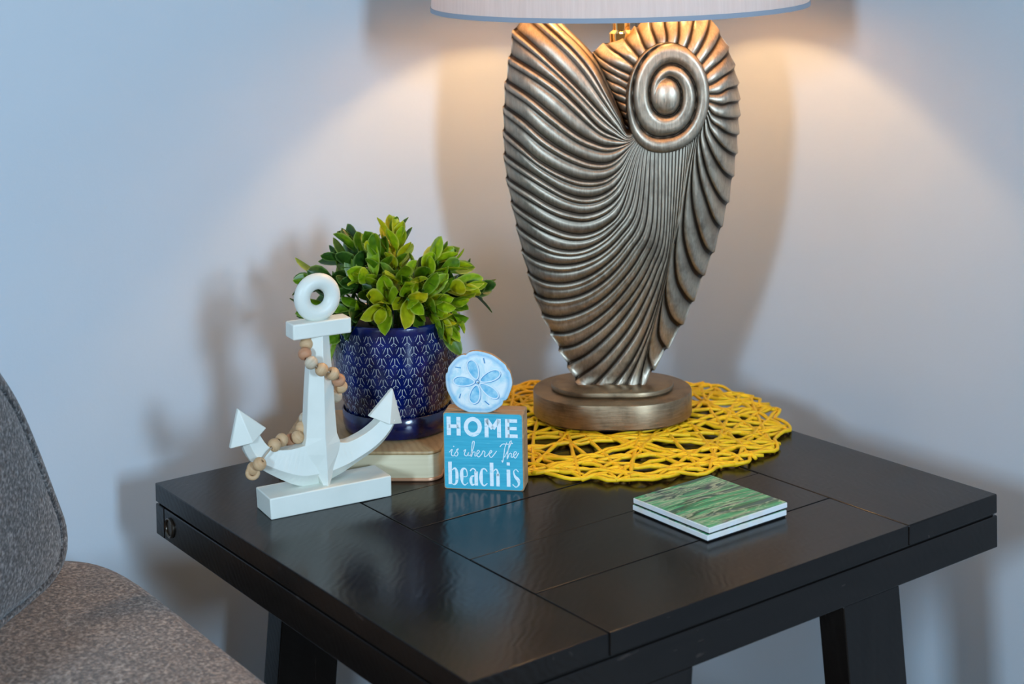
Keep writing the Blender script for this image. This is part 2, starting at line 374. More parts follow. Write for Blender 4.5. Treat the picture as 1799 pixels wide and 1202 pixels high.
# --- shell body: grooves drawn as curves in the front plane (unit: 0.63 mm), outer end first
def lp(x, y): return 0.00593 + 0.00063 * (x - 1080) - 0.00001 * (y - 360), 0.2405 - 0.00064 * (y - 360)
G = [
 [(970,22),(1000,52),(1020,71),(1040,93),(1058,118),(1070,144),(1083,176),(1093,200),(1102,226)],
 [(938,22),(966,47),(1007,84),(1037,120),(1064,165),(1087,204),(1103,231)],
 [(905,50),(941,79),(980,115),(1016,150),(1052,189),(1079,216),(1104,236)],
 [(897,96),(935,117),(980,147),(1019,183),(1052,217),(1081,233),(1105,240)],
 [(890,139),(929,162),(968,192),(1010,225),(1040,241),(1070,250),(1106,243)],
 [(886,183),(920,204),(959,236),(998,260),(1040,277),(1075,276),(1107,250)],
 [(885,225),(915,248),(950,276),(995,299),(1028,308),(1062,306),(1090,287),(1109,254)],
 [(886,266),(920,287),(965,314),(995,330),(1028,338),(1060,332),(1088,309),(1112,258)],
 [(890,308),(930,330),(965,350),(998,362),(1032,366),(1066,354),(1093,326),(1116,262)],
 [(898,350),(937,374),(970,390),(1000,400),(1030,401),(1062,388),(1092,356),(1120,264)],
 [(907,392),(940,412),(974,427),(1014,430),(1051,416),(1082,390),(1108,350),(1125,264)],
 [(917,436),(946,451),(983,457),(1020,452),(1057,435),(1090,404),(1117,360),(1130,262)],
 [(927,475),(955,488),(989,490),(1026,480),(1062,457),(1094,424),(1124,372),(1136,262)],
 [(938,512),(965,520),(1002,516),(1038,501),(1075,472),(1108,430),(1134,380),(1142,261)],
 [(952,549),(983,552),(1020,541),(1057,518),(1091,484),(1122,440),(1144,385),(1149,259)],
 [(968,581),(998,579),(1032,563),(1069,534),(1103,494),(1132,447),(1152,390),(1155,257)],
 [(983,609),(1014,600),(1051,574),(1085,540),(1116,500),(1140,455),(1158,395),(1161,255)],
 [(998,636),(1032,616),(1066,585),(1097,548),(1125,505),(1147,458),(1164,400),(1167,253)],
 [(1012,660),(1045,638),(1075,607),(1106,566),(1131,520),(1151,470),(1168,410),(1173,251)],
 [(1032,680),(1062,652),(1092,615),(1120,572),(1142,522),(1160,470),(1173,410),(1179,249)],
 [(1062,686),(1088,660),(1112,625),(1133,580),(1152,525),(1166,470),(1177,410),(1185,247)],
 [(1092,686),(1110,652),(1128,610),(1146,560),(1160,505),(1170,455),(1181,400),(1191,244)],
 [(1122,682),(1130,642),(1140,600),(1153,545),(1165,490),(1175,440),(1186,390),(1197,241)],
 [(1146,646),(1138,612),(1146,570),(1157,525),(1169,475),(1179,425),(1190,380),(1202,238)],
 [(1170,611),(1157,585),(1158,550),(1164,510),(1173,460),(1183,410),(1194,365),(1206,235)],
 [(1196,571),(1178,552),(1169,521),(1168,480),(1175,435),(1186,380),(1197,330),(1210,231)],
 [(1216,530),(1201,512),(1188,484),(1184,440),(1188,390),(1195,335),(1203,290),(1214,227)],
 [(1234,485),(1217,467),(1204,432),(1198,392),(1201,340),(1208,290),(1218,222)],
 [(1251,445),(1235,427),(1223,392),(1214,350),(1212,310),(1215,270),(1222,217)],
 [(1266,400),(1250,378),(1238,345),(1228,313),(1222,280),(1221,250),(1225,212)],
 [(1277,358),(1262,343),(1248,318),(1237,290),(1230,262),(1226,236),(1228,206)],
 [(1286,313),(1268,298),(1253,275),(1241,250),(1234,228),(1231,200)],
 [(1292,273),(1272,260),(1254,240),(1243,222),(1233,194)],
 [(1295,239),(1275,231),(1258,219),(1246,209),(1234,188)],
 [(1297,208),(1278,206),(1260,202),(1248,196),(1235,182)],
 [(1297,180),(1278,179),(1262,181),(1235,174)], [(1295,153),(1275,155),(1258,162),(1235,163)], [(1289,123),(1268,133),(1250,143),(1233,150)],
 [(1279,93),(1262,108),(1246,119),(1228,134)], [(1264,64),(1252,83),(1237,101),(1222,118)], [(1246,36),(1238,60),(1225,85),(1213,102)],
 [(1219,24),(1214,48),(1208,70),(1199,90)], [(1192,20),(1190,46),(1189,66),(1184,84)], [(1166,20),(1166,44),(1169,64),(1168,82)],
 [(1141,32),(1143,50),(1150,69),(1154,86)], [(1119,50),(1123,62),(1131,80),(1140,96)], [(1098,68),(1104,78),(1118,94),(1130,110)],
 [(1066,78),(1077,88),(1100,103),(1122,122)], [(1044,92),(1056,102),(1084,118),(1115,133)], [(1050,112),(1062,121),(1085,132),(1111,146)],
 [(1058,131),(1070,140),(1090,148),(1108,158)], [(1066,150),(1080,160),(1094,164),(1108,170)], [(1076,170),(1088,176),(1097,179),(1110,184)],
 [(1083,188),(1092,192),(1100,195),(1114,198)], [(1092,205),(1100,207),(1106,208),(1118,208)], [(1098,219),(1103,221),(1109,223),(1120,226)]]
NT_, NS = 54, 9
G = [c + [(c[-1][0] + 0.35 * (1160 - c[-1][0]), c[-1][1] + 0.35 * (185 - c[-1][1]))] for c in G]
curves = np.array([crom(c, NT_)[::-1] for c in G])        # t=0 at the hub, t=1 at the outline
NG = len(curves)
ts = np.linspace(0, 1, NT_)
def Dmax(z):        # half thickness of the shell by height
    q = min(1, max(0, (z - 0.04) / 0.20)); return 0.021 + 0.021 * (q * q * (3 - 2 * q))
def body(sign):
    V = []; pat = []; cols = []
    for i in range(NG - 1):
        wide = np.linalg.norm(curves[i + 1] - curves[i], axis=1) * 0.00063
        left = 1.0 if i < 16 else 0.0
        left = min(1.0, max(0.0, 1 - (i - 9) / 8))
        rng = NS if i < NG - 2 else NS + 1
        for k in range(rng):
            s = k / NS
            A = curves[max(i - 1, 0)]; B = curves[i]; C = curves[i + 1]; D = curves[min(i + 2, NG - 1)]
            P = B * (1 - s) + C * s
            if 0 < i < NG - 2 and i not in (6,):
                Pc = 0.5 * (2 * B + (C - A) * s + (2 * A - 5 * B + 4 * C - D) * s * s + (3 * B - A - 3 * C + D) * s ** 3)
                P = P * 0.4 + Pc * 0.6
            if s < 0.30: fl = 0.95 * max(0.0, math.sin(PI * s / 0.30)) ** 0.6
            else: fl = 0.80 * max(0.0, math.sin(PI * (s - 0.30) / 0.70)) ** 0.55 * (1.0 - 0.25 * s)
            fr = max(0.0, math.sin(PI * s ** 0.8)) ** 0.5 * (1.0 - 0.30 * s)
            h = fl * left + fr * (1 - left)
            ext = (1 - s) ** 1.2 * min(1, s * 9 + 0.25)
            col = []
            for j in range(NT_):
                t_ = ts[j]
                x, y = P[j]; u, z = lp(x, y)
                # direction outwards at the outline
                dx, dy = P[-1] - P[-4]; L = math.hypot(dx, dy) + 1e-6
                e = 0.0034 * ext * max(0, (t_ - 0.72) / 0.28) ** 1.5 * min(1.0, wide[-1] / 0.018)
                if i == 0: e *= 0.0
                u += dx / L * e; z -= dy / L * e
                z = max(z, 0.0405)
                amp = min(0.0058, 0.40 * wide[j]); amp *= (0.35 + 0.65 * min(1, t_ * 6))
                dome = max(0.0, 1 - t_ ** 3.2) ** 0.5
                if z < 0.09: dome = max(dome, 0.55 * (0.09 - z) / 0.05)
                Dm = Dmax(z)
                if i < 2:            # free edge of the front lobe rolls over to the side
                    q = (i + s) / 1.2
                    if q < 1: dome *= max(0.0, 1 - (1 - q) ** 2.5) ** 0.5
                if i > 43:           # the small upper lobe is thinner where it tucks behind
                    dome *= 1 - 0.35 * min(1, (i - 43) / 6)
                d = Dm * dome + h * amp * (0.25 + 0.75 * min(1, dome * 1.4))
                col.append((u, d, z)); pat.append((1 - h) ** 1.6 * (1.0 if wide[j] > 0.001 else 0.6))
            cols.append(col)
    nC = len(cols)
    V = [LF(u, -sign * d, z) for c in cols for (u, d, z) in c]
    Fc = [(i * NT_ + j, i * NT_ + j + 1, (i + 1) * NT_ + j + 1, (i + 1) * NT_ + j) for i in range(nC - 1) for j in range(NT_ - 1)]
    return V, Fc, pat
Vf, Ff, pf = body(1); Vb, Fb, pb = body(-1)
n0 = len(Vf); me = bpy.data.meshes.new('shell_body'); offl = lamp.location
# stitch front to back along the outline and along the free notch edge
nC = n0 // NT_; st = [(i * NT_ + NT_ - 1, (i + 1) * NT_ + NT_ - 1, n0 + (i + 1) * NT_ + NT_ - 1, n0 + i * NT_ + NT_ - 1) for i in range(nC - 1)]
st += [(j, j + 1, n0 + j + 1, n0 + j) for j in range(NT_ - 1)]
me.from_pydata([tuple(p - offl) for p in Vf + Vb], [], Ff + [tuple(n0 + a for a in q[::-1]) for q in Fb] + st)
me.materials.append(M['pewter']); me.polygons.foreach_set('use_smooth', [True] * len(me.polygons))
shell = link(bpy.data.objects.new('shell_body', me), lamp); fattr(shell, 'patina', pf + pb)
# --- spiral coil in an oval ring
cx0, cy0 = 1168.0, 164.0
knots = [22, 23, 24, 25, 22, 24, 32, 42, 48, 50, 61, 69, 74, 75, 80, 84]      # every quarter turn clockwise, starting at -3
spiral = []
for q in np.linspace(-1.2, 12, 560):
    r = np.interp(q, np.arange(-3, 13), knots)
    a = q * PI / 2
    spiral.append((r * math.sin(a), -r * math.cos(a), min(1, max(0, (q + 1.2) / 1.2))))
spiral = np.array(spiral)
rimr = 72.0
def coil(sign):
    NA, NR = 150, 66; V = []; pat = []
    for ir in range(NR + 1):
        rr = rimr * ir / NR
        for ia in range(NA):
            a = 2 * PI * ia / NA; px_, py_ = rr * math.cos(a), rr * math.sin(a)
            # slight teardrop towards the hub (down-left)
            d2 = np.hypot(spiral[:, 0] - px_, spiral[:, 1] - py_) + (1 - spiral[:, 2]) * 12
            d = min(float(d2.min()), rimr - rr)
            hN = math.sqrt(max(0, 1 - (1 - min(1, d / 10.5)) ** 2)) * 0.85 + 0.42 * max(0.0, 1 - ((px_ + 2) ** 2 + py_ ** 2) / 22.0 ** 2)
            edge = min(1, (rimr - rr) / 3.0)
            bul = 1 + 0.13 * (rr / rimr) ** 2 * math.exp(-(((a - 2.30 + PI) % (2 * PI) - PI) / 0.55) ** 2)
            x = cx0 + 4 + px_ * bul; y = cy0 + 2 + py_ * 1.32 * bul
            u, z = lp(x, y)
            base_ = Dmax(z) + 0.0015
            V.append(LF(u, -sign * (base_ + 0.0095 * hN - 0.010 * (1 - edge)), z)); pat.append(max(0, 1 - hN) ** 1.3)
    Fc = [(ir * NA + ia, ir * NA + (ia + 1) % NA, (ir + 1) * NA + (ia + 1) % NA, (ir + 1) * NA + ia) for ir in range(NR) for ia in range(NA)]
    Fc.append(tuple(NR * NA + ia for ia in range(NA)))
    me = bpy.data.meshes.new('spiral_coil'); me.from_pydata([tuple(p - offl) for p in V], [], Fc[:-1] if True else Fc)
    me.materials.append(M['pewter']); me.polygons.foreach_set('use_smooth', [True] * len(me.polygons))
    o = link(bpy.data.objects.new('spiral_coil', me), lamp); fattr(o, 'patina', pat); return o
coil(1); coil(-1)
# --- neck, socket, bulb, shade
sc_ = (0.1418, 0.496); nx, ny = LF(0.0165, 0.0, 0)[0], LF(0.0165, 0.0, 0)[1]
v, f = lathe([(0.0005, 0.405), (0.0125, 0.408), (0.0135, 0.4325), (0.0115, 0.4345), (0.0098, 0.436), (0.0098, 0.456), (0.0125, 0.458), (0.0125, 0.464), (0.006, 0.466), (0.006, 0.580), (0.019, 0.583), (0.019, 0.622), (0.014, 0.624), (0.0005, 0.625)], (nx, ny, TH), 40)
mk('neck', v, f, M['brass'], lamp, True, 0.5)
t = NT('bulb_glow'); t.set('Emission_Color', (1.0, 0.60, 0.25)); t.set('Emission_Strength', 235.0); t.set('Base_Color', (1, 0.95, 0.9)); M['bulb'] = t.m
v, f = lathe([(0.0005, 0.618), (0.013, 0.619), (0.015, 0.630), (0.024, 0.643), (0.029, 0.656), (0.029, 0.668), (0.023, 0.682), (0.012, 0.690), (0.0005, 0.692)], (nx, ny, TH), 20)
mk('bulb', v, f, M['bulb'], lamp, True, 3)
def tz(x, y): return -0.0408 * (x - sc_[0]) + 0.0368 * (y - sc_[1])
def shade_rings(r0, r1, z0, z1, th, n=128):
    rr = []
    for r, z in ((r0, z0), (r1, z1), (r1 - th, z1), (r0 - th, z0), (r0, z0)):
        ring_ = []
        for j in range(n):
            x = sc_[0] + r * math.cos(2 * PI * j / n); y = sc_[1] + r * math.sin(2 * PI * j / n)
            ring_.append((x, y, TH + z + tz(x, y)))
        rr.append(ring_)
    return loft(rr, False)
t = NT('shade_linen', Roughness=0.9, Specular_IOR_Level=0.1); nz = t.noise(t.co((260, 260, 12)), 1.0, 4, 0.6)
t.base(t.ramp(nz, [(0.3, (0.74, 0.62, 0.56)), (0.7, (0.83, 0.71, 0.65))]))
tr = t.n('ShaderNodeBsdfTranslucent'); tr.inputs[0].default_value = (0.85, 0.74, 0.66, 1)
mx = t.n('ShaderNodeMixShader'); mx.inputs[0].default_value = 0.18; t.l(t.b.outputs[0], mx.inputs[1]); t.l(tr.outputs[0], mx.inputs[2]); t.l(mx.outputs[0], t.out.inputs[0])
t.bump(nz, 0.25, 0.0006); M['shade'] = t.m
v, f = shade_rings(0.2078, 0.196, 0.4627, 0.74, 0.0012); shd = mk('lamp_shade', v, f, M['shade'], lamp, True, 0.8)
M['trim'] = m_simple('blue_grey_tape', (0.30, 0.33, 0.385), 0.8)
v, f = shade_rings(0.2085, 0.2084, 0.4623, 0.4672, 0.0016); o = mk('shade_trim', v, f, M['trim'], shd, True, 0.8); o['label'] = 'blue-grey binding tape'
spk = []
for k in range(3):
    a = 2 * PI * k / 3 + 0.4
    spk.append(tube([(nx, ny, TH + 0.726), (sc_[0] + 0.1955 * math.cos(a), sc_[1] + 0.1955 * math.sin(a), TH + 0.735 + tz(sc_[0] + 0.2 * math.cos(a), sc_[1] + 0.2 * math.sin(a)))], 0.0013, 6))
hp = [(0.0195, 0.60), (0.035, 0.63), (0.045, 0.67), (0.035, 0.71), (0.0, 0.727), (-0.035, 0.71), (-0.045, 0.67), (-0.035, 0.63), (-0.0195, 0.60)]
hp = crom(hp, 30); spk.append(tube([LF(0.0165 + a, 0, b) for a, b in hp], 0.0015, 6))
spk.append(lathe([(0.0005, 0.722), (0.006, 0.723), (0.006, 0.735), (0.0005, 0.75)], (nx, ny, TH), 16))
v, f = merge(spk); mk('harp', v, f, M['brass'], lamp, True, 0.8)

# ================================================================== coasters
def m_pour():
    t = NT('green_pour_paint', Roughness=0.35); t.set('Coat_Weight', 0.12); t.set('Coat_Roughness', 0.08)
    c = t.co((40, 8, 30), (0, 0, -0.12)); n = t.noise(c, 0.7, 5, 0.52, 1.2); n2 = t.noise(t.co((60, 9, 60), (0, 0, -0.15)), 1.3, 5, 0.6, 2.0)
    col = t.ramp(n, [(0.28, (0.015, 0.03, 0.06)), (0.38, (0.04, 0.13, 0.13)), (0.44, (0.025, 0.10, 0.045)), (0.50, (0.05, 0.46, 0.20)), (0.545, (0.13, 0.32, 0.20)), (0.585, (0.02, 0.03, 0.06)), (0.64, (0.07, 0.38, 0.18)), (0.78, (0.42, 0.52, 0.34))])
    t.base(t.mix(t.ramp(n2, [(0.50, 0.0), (0.55, 0.75), (0.60, 0.0)]), col, (0.50, 0.62, 0.42)))
    t.bump(n, 0.06, 0.0006); return t.m
M['pour'] = m_pour()
t = NT('white_stone_tile', Roughness=0.6); t.base(t.ramp(t.noise(t.co(), 60, 4), [(0.45, (0.80, 0.82, 0.82)), (0.72, (0.80, 0.72, 0.62))])); M['tile'] = t.m
def coaster(cx, cy, z, rz, label):
    r = root('coaster', (cx, cy, z), label, 'coaster', 'square coasters stacked on the table')
    ca, sa = math.cos(rz), math.sin(rz); hw = 0.0498
    def B(name, h, z0, z1, m, bev):
        v = [(cx + ca * x - sa * y, cy + sa * x + ca * y, zz) for zz in (z0, z1) for x, y in ((-h, -h), (h, -h), (h, h), (-h, h))]
        return mk(name, v, box_vf(0, 1, 0, 1, 0, 1)[1], m, r, bevel=bev)
    B('tile', hw, z + 0.0014, z + 0.0062, M['tile'], 0.0006); B('painted_top', hw - 0.0006, z + 0.0062, z + 0.0066, M['pour'], 0.0002)
    B('backing', hw - 0.0012, z, z + 0.0014, M['dark'], 0)
coaster(0.4125, 0.3635, TH, 0.0, 'lower white-edged coaster, lying directly on the table')
coaster(0.4130, 0.3640, TH + 0.0067, 0.012, 'upper coaster, painted with swirled green and navy stripes')

# ================================================================== riser board under the pot
RB = Frame((0, 0, TH), (0.6406, 0.7679), (-0.7679, 0.6406))
rc = (0.2035, 0.0765)
c_ = RB(rc[0], rc[1], 0)
rb = root('riser_block', tuple(c_), 'low cream-edged wooden riser block under the blue flowerpot', 'riser')
t = NT('cream_edge', Roughness=0.38); n = t.noise(t.co((3, 3, 240)), 1.0, 3); t.base(t.ramp(n, [(0.3, (0.62, 0.52, 0.33)), (0.7, (0.74, 0.65, 0.44))])); M['cream'] = t.m
t = NT('pale_wood', Roughness=0.42); w = t.n('ShaderNodeTexWave', bands_direction='Y'); t.l(t.co((1, 1, 1), (0, 0, 0.35)), w.inputs['Vector']); w.inputs['Scale'].default_value = 45; w.inputs['Distortion'].default_value = 4
t.base(t.ramp(w.outputs['Fac'], [(0.1, (0.44, 0.29, 0.14)), (0.6, (0.50, 0.34, 0.17))])); M['palewood'] = t.m
M['copper'] = m_simple('copper_lacquer', (0.62, 0.33, 0.19), 0.35, 0.3)
def rbox(name, ax, ay, r, z0, z1, br, m, par=rb):
    rings = [[RB(rc[0] + u, rc[1] + d, z) for u, d in rrect(ax - i_, ay - i_, max(0.001, r - i_))] for i_, z in ((br, z0), (0, z0 + br), (0, z1 - br), (br * .3, z1 - br * .3), (br, z1))]
    v, f = loft(rings); return mk(name, v, f, m, par, True, 0.6)
rbox('bottom_board', 0.0830, 0.0725, 0.016, 0.0, 0.0032, 0.0008, M['copper'])
rbox('block_body', 0.0820, 0.0715, 0.015, 0.0032, 0.0262, 0.0003, M['cream'])
rbox('top_board', 0.0825, 0.0720, 0.0155, 0.0262, 0.0300, 0.0014, M['palewood'])
zR = 0.0300

# ================================================================== potted plant
PF = Frame((0.0808, 0.2352, TH), (0.6406, 0.7679), (-0.7679, 0.6406))
pc = PF(0, 0, 0)
pl = root('potted_plant', (pc.x, pc.y, TH + zR), 'bushy green leafy plant in a cobalt blue pot with saucer', 'potted plant')
t = NT('cobalt_glaze', Base_Color=(0.006, 0.012, 0.16), Roughness=0.2); t.set('Coat_Weight', 0.3); t.set('Coat_Roughness', 0.06)
n = t.noise(t.co(), 70, 3); t.base(t.ramp(n, [(0.3, (0.0006, 0.0045, 0.045)), (0.7, (0.001, 0.009, 0.11))])); t.bump(t.noise(t.co(), 190, 3), 0.18, 0.001); M['cobalt'] = t.m
def prad(z):
    return float(np.interp(z, [0.036, 0.042, 0.05, 0.06, 0.075, 0.09, 0.105, 0.12, 0.135, 0.1485], [0.046, 0.0500, 0.0528, 0.0560, 0.0602, 0.0637, 0.0657, 0.0668, 0.0673, 0.0674]))
prof = [(0.001, 0.036), (0.040, 0.036)] + [(prad(z), z) for z in np.linspace(0.038, 0.1465, 22)] + [(0.0668, 0.1480), (0.0658, 0.1486), (0.0645, 0.1480), (0.0632, 0.146), (0.0615, 0.12), (0.060, 0.118)]
v, f = lathe(prof, pc, 72, False); pot = mk('pot', v, f, M['cobalt'], pl, True, 0.9)
v, f = lathe([(0.001, zR), (0.050, zR), (0.0545, zR + 0.002), (0.0567, zR + 0.010), (0.0572, zR + 0.0225), (0.0562, zR + 0.0235), (0.0550, zR + 0.0222), (0.0535, zR + 0.008), (0.047, zR + 0.0062), (0.001, zR + 0.006)], pc, 72, False)
mk('saucer', v, f, M['cobalt'], pl, True, 0.9)
v, f = lathe([(0.001, 0.138), (0.03, 0.137), (0.0612, 0.134), (0.0600, 0.1185), (0.001, 0.1185)], pc, 40, False)
M['soil'] = NT('soil', Base_Color=(0.018, 0.013, 0.009), Roughness=1.0).m
mk('soil', v, f, M['soil'], pl, True, 0.9)
M['etch'] = m_simple('pale_glaze_lines', (0.42, 0.45, 0.48), 0.4)
def etch():
    parts = []
    motif = [((-0.46, 0.02), (-0.17, 0.60), .10), ((0.46, 0.02), (0.17, 0.60), .10), ((0, 0.0), (0, 0.56), .13), ((0, 0.03), (-0.27, -0.20), .12), ((0, 0.03), (0.27, -0.20), .12), ((-0.20, -0.33), (-0.08, -0.22), .03), ((0.20, -0.33), (0.08, -0.22), .03), ((-0.50, 0.34), (-0.44, 0.50), .03)]
    NM = 32
    for row in range(9):
        zc = 0.1335 - row * 0.0109
        for k in range(NM):
            a0 = 2 * PI * (k + 0.5 * (row % 2) + 0.02 * row) / NM; du = 2 * PI / NM * 0.80; dz = 0.0112
            for (x0, y0), (x1, y1), w in motif:
                d = np.array([x1 - x0, y1 - y0]); L = np.hypot(*d); nn = np.array([-d[1], d[0]]) / L * w * 0.36
                q = []
                for (x, y) in ((x0 - nn[0] * .4, y0 - nn[1] * .4), (x0 + nn[0] * .4, y0 + nn[1] * .4), (x1 + nn[0], y1 + nn[1]), (x1 - nn[0], y1 - nn[1])):
                    a = a0 + x * du; z = zc + y * dz; r = prad(z) + 0.00025
                    q.append(pc + Vector((r * math.cos(a), r * math.sin(a), z)))
                parts.append((q, [(0, 1, 2, 3)]))
    return merge(parts)
v, f = etch(); o = mk('star_pattern', v, f, M['etch'], pot); o['kind'] = 'stuff'; o['label'] = 'pale incised star pattern'
# leaves
def leafmat(name, dark, lite, edge):
    t = NT(name, Roughness=0.38, Specular_IOR_Level=0.5)
    a = t.attr('rim'); n = t.noise(t.co(), 120, 3)
    col = t.mix(t.ramp(n, [(0.3, 0.0), (0.7, 1.0)]), dark, lite)
    t.base(t.mix(t.ramp(a, [(0.72, 0.0), (0.97, 0.75)]), col, edge))
    tr = t.n('ShaderNodeBsdfTranslucent'); t.l(t.b.inputs['Base Color'].links[0].from_socket, tr.inputs[0])
    mx = t.n('ShaderNodeMixShader'); mx.inputs[0].default_value = 0.22; t.l(t.b.outputs[0], mx.inputs[1]); t.l(tr.outputs[0], mx.inputs[2]); t.l(mx.outputs[0], t.out.inputs[0])
    return t.m
LM = [leafmat('leaf_lime', (0.15, 0.29, 0.004), (0.42, 0.58, 0.008), (0.50, 0.58, 0.10)),
      leafmat('leaf_mid', (0.045, 0.13, 0.003), (0.17, 0.31, 0.006), (0.36, 0.46, 0.09)),
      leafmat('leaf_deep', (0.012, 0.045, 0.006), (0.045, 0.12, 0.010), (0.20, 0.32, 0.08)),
      leafmat('leaf_yellow', (0.30, 0.34, 0.004), (0.56, 0.58, 0.010), (0.62, 0.62, 0.14))]
def leafmesh(L, w, bend, fold, mat):
    V = []; Fc = []; rim = []
    S = [0, 0.14, 0.32, 0.52, 0.72, 0.88, 1.0]; Wd = [0.10, 0.38, 0.78, 1.0, 0.92, 0.58, 0.04]
    for s, q in zip(S, Wd):
        for k in (-1, -0.5, 0, 0.5, 1):
            x = k * w / 2 * q; V.append((x, s * L, bend * L * (s ** 2) + fold * abs(x) * 1.0 - 0.0006 * (k == 0)))
            rim.append(max(abs(k), 1 if s == 1 else 0) if q > 0.2 else 1)
    for i in range(6):
        for j in range(4): Fc.append((i * 5 + j, i * 5 + j + 1, (i + 1) * 5 + j + 1, (i + 1) * 5 + j))
    me = bpy.data.meshes.new('leaf'); me.from_pydata(V, [], Fc); me.materials.append(mat)
    me.polygons.foreach_set('use_smooth', [True] * len(Fc))
    a = me.attributes.new('rim', 'FLOAT', 'POINT'); a.data.foreach_set('value', rim); return me
LV = [[leafmesh(0.0275 * a, 0.0138 * b, c, d, m) for a, b, c, d in ((1, 1, 0.10, 0.30), (0.88, 1.05, 0.2, 0.38), (1.08, 0.92, -0.08, 0.25))] for m in LM]
# sprigs: tip (u, d, z) in the pot's frame, number of leaf pairs, colour weights (lime, mid, deep, yellow)
SP = [((-0.002, 0.0, 0.238), 7, 'my'), ((0.006, -0.012, 0.232), 6, 'yl'), ((-0.018, -0.018, 0.220), 7, 'ym'), ((-0.046, 0.010, 0.226), 7, 'dm'), ((-0.057, -0.004, 0.212), 6, 'd'),
      ((-0.088, 0.0, 0.190), 6, 'dm'), ((0.050, 0.0, 0.212), 7, 'ml'), ((0.062, -0.01, 0.205), 6, 'lm'), ((0.088, 0.0, 0.180), 7, 'd'), ((0.078, -0.02, 0.183), 6, 'ly'),
      ((-0.026, -0.038, 0.198), 6, 'l'), ((0.016, -0.045, 0.196), 6, 'lm'), ((-0.004, -0.062, 0.172), 7, 'yl'), ((0.024, -0.062, 0.178), 6, 'yl'), ((0.048, -0.052, 0.172), 7, 'ml'),
      ((0.058, -0.052, 0.153), 7, 'ly'), ((0.060, -0.050, 0.145), 5, 'lm'), ((-0.058, -0.040, 0.140), 7, 'lm'), ((-0.050, -0.030, 0.185), 7, 'dm'), ((-0.040, -0.050, 0.160), 7, 'md'),
      ((-0.084, -0.020, 0.160), 7, 'dm'), ((0.066, -0.035, 0.170), 6, 'ml'), ((0.024, 0.03, 0.180), 6, 'd'), ((-0.028, 0.03, 0.180), 6, 'd'), ((-0.098, -0.004, 0.182), 5, 'dm'), ((-0.004, -0.045, 0.186), 6, 'ml'), ((-0.020, -0.058, 0.155), 6, 'd'), ((0.035, -0.02, 0.19), 7, 'md'), ((-0.01,-0.03,0.175), 6, 'd')]
rl = random.Random(5); CI = {'l': 0, 'm': 1, 'd': 2, 'y': 3}
M['stem'] = m_simple('plant_stem', (0.10, 0.20, 0.03), 0.6)
nleaf = 0
for tip, npair, cw in SP:
    tip = (tip[0] * 0.92, tip[1] * 0.92, 0.136 + (tip[2] - 0.136) * 0.92)
    T = PF(*tip); b0 = PF(tip[0] * 0.28, tip[1] * 0.28, 0.136); mid = PF(tip[0] * 0.62, tip[1] * 0.62, 0.136 + (tip[2] - 0.136) * 0.62 + 0.012)
    pth = [Vector(p) for p in crom([tuple(b0), tuple(mid), tuple(T)], 16)]
    v, f = tube(pth, 0.0011, 5); mk('stem', v, f, M['stem'], pl, True, 3)
    n_ = npair; ang0 = rl.uniform(0, PI)
    for k in range(n_):
        s = 0.46 + 0.54 * (k / (n_ - 1)) if n_ > 1 else 1
        idx = s * 15; i0 = min(14, int(idx)); p = pth[i0].lerp(pth[i0 + 1], idx - i0)
        tv = (pth[min(15, i0 + 1)] - pth[max(0, i0 - 1)]).normalized()
        a = Vector((0, 0, 1)) if abs(tv.z) < 0.85 else Vector((1, 0.2, 0))
        e1 = tv.cross(a).normalized(); e2 = e1.cross(tv).normalized()
        for side in (0, 1):
            if nleaf >= 296 and True: break
            ph = ang0 + k * PI / 2 + side * PI + rl.uniform(-0.35, 0.35)
            radial = (e1 * math.cos(ph) + e2 * math.sin(ph)).normalized()
            al = math.radians(60 - 38 * (k / max(1, n_ - 1)) + rl.uniform(-9, 9))
            dr = (tv * math.cos(al) + radial * math.sin(al)).normalized()
            nr = (tv * math.sin(al) - radial * math.cos(al)).normalized()
            sd = dr.cross(nr).normalized()
            scl = rl.uniform(1.05, 1.42) * (1.0 if k < n_ - 1 else 0.72)
            wp = p + dr * 0.0005
            tipz = (wp + dr * 0.027 * scl)
            rel = tipz - pc; rr = math.hypot(rel.x, rel.y)
            if rel.z - 0 < 0.150 and rr < 0.071 and rel.z < 0.148: continue      # would cut the pot
            Mx = Matrix(((sd.x, dr.x, nr.x, 0), (sd.y, dr.y, nr.y, 0), (sd.z, dr.z, nr.z, 0), (0, 0, 0, 1)))
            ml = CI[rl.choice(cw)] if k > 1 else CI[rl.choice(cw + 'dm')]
            o = bpy.data.objects.new('leaf', LV[ml][rl.randrange(3)])
            o.matrix_local = Matrix.Translation(wp - pl.location) @ Mx @ Matrix.Scale(scl, 4)
            link(o, pl); nleaf += 1

# ================================================================== sign
SF = Frame((0.1983, 0.2142, TH), (0.714, 0.70), (-0.70, 0.714))
SW, SH = 0.0788, 0.0752
sg = root('wooden_sign', tuple(SF(SW / 2, 0.012, 0)), 'small turquoise wooden block sign lettered HOME with a sand dollar on top', 'sign')
t = NT('turquoise_print', Roughness=0.5); n = t.noise(t.co((26, 26, 520)), 1.0, 4, 0.7)
t.base(t.ramp(n, [(0.30, (0.035, 0.37, 0.52)), (0.60, (0.055, 0.47, 0.62)), (0.74, (0.22, 0.62, 0.72))])); M['turq'] = t.m
t = NT('white_print', Roughness=0.6); n = t.noise(t.co((130, 130, 420)), 1.0, 4, 0.7)
t.base(t.ramp(n, [(0.30, (0.30, 0.68, 0.78)), (0.44, (0.80, 0.90, 0.93)), (0.6, (0.87, 0.92, 0.94))])); M['white_print'] = t.m
t = NT('mdf_edge', Roughness=0.7); t.base(t.ramp(t.noise(t.co((9, 9, 160)), 1.0, 4), [(0.3, (0.33, 0.20, 0.105)), (0.7, (0.50, 0.33, 0.19))])); M['mdf'] = t.m
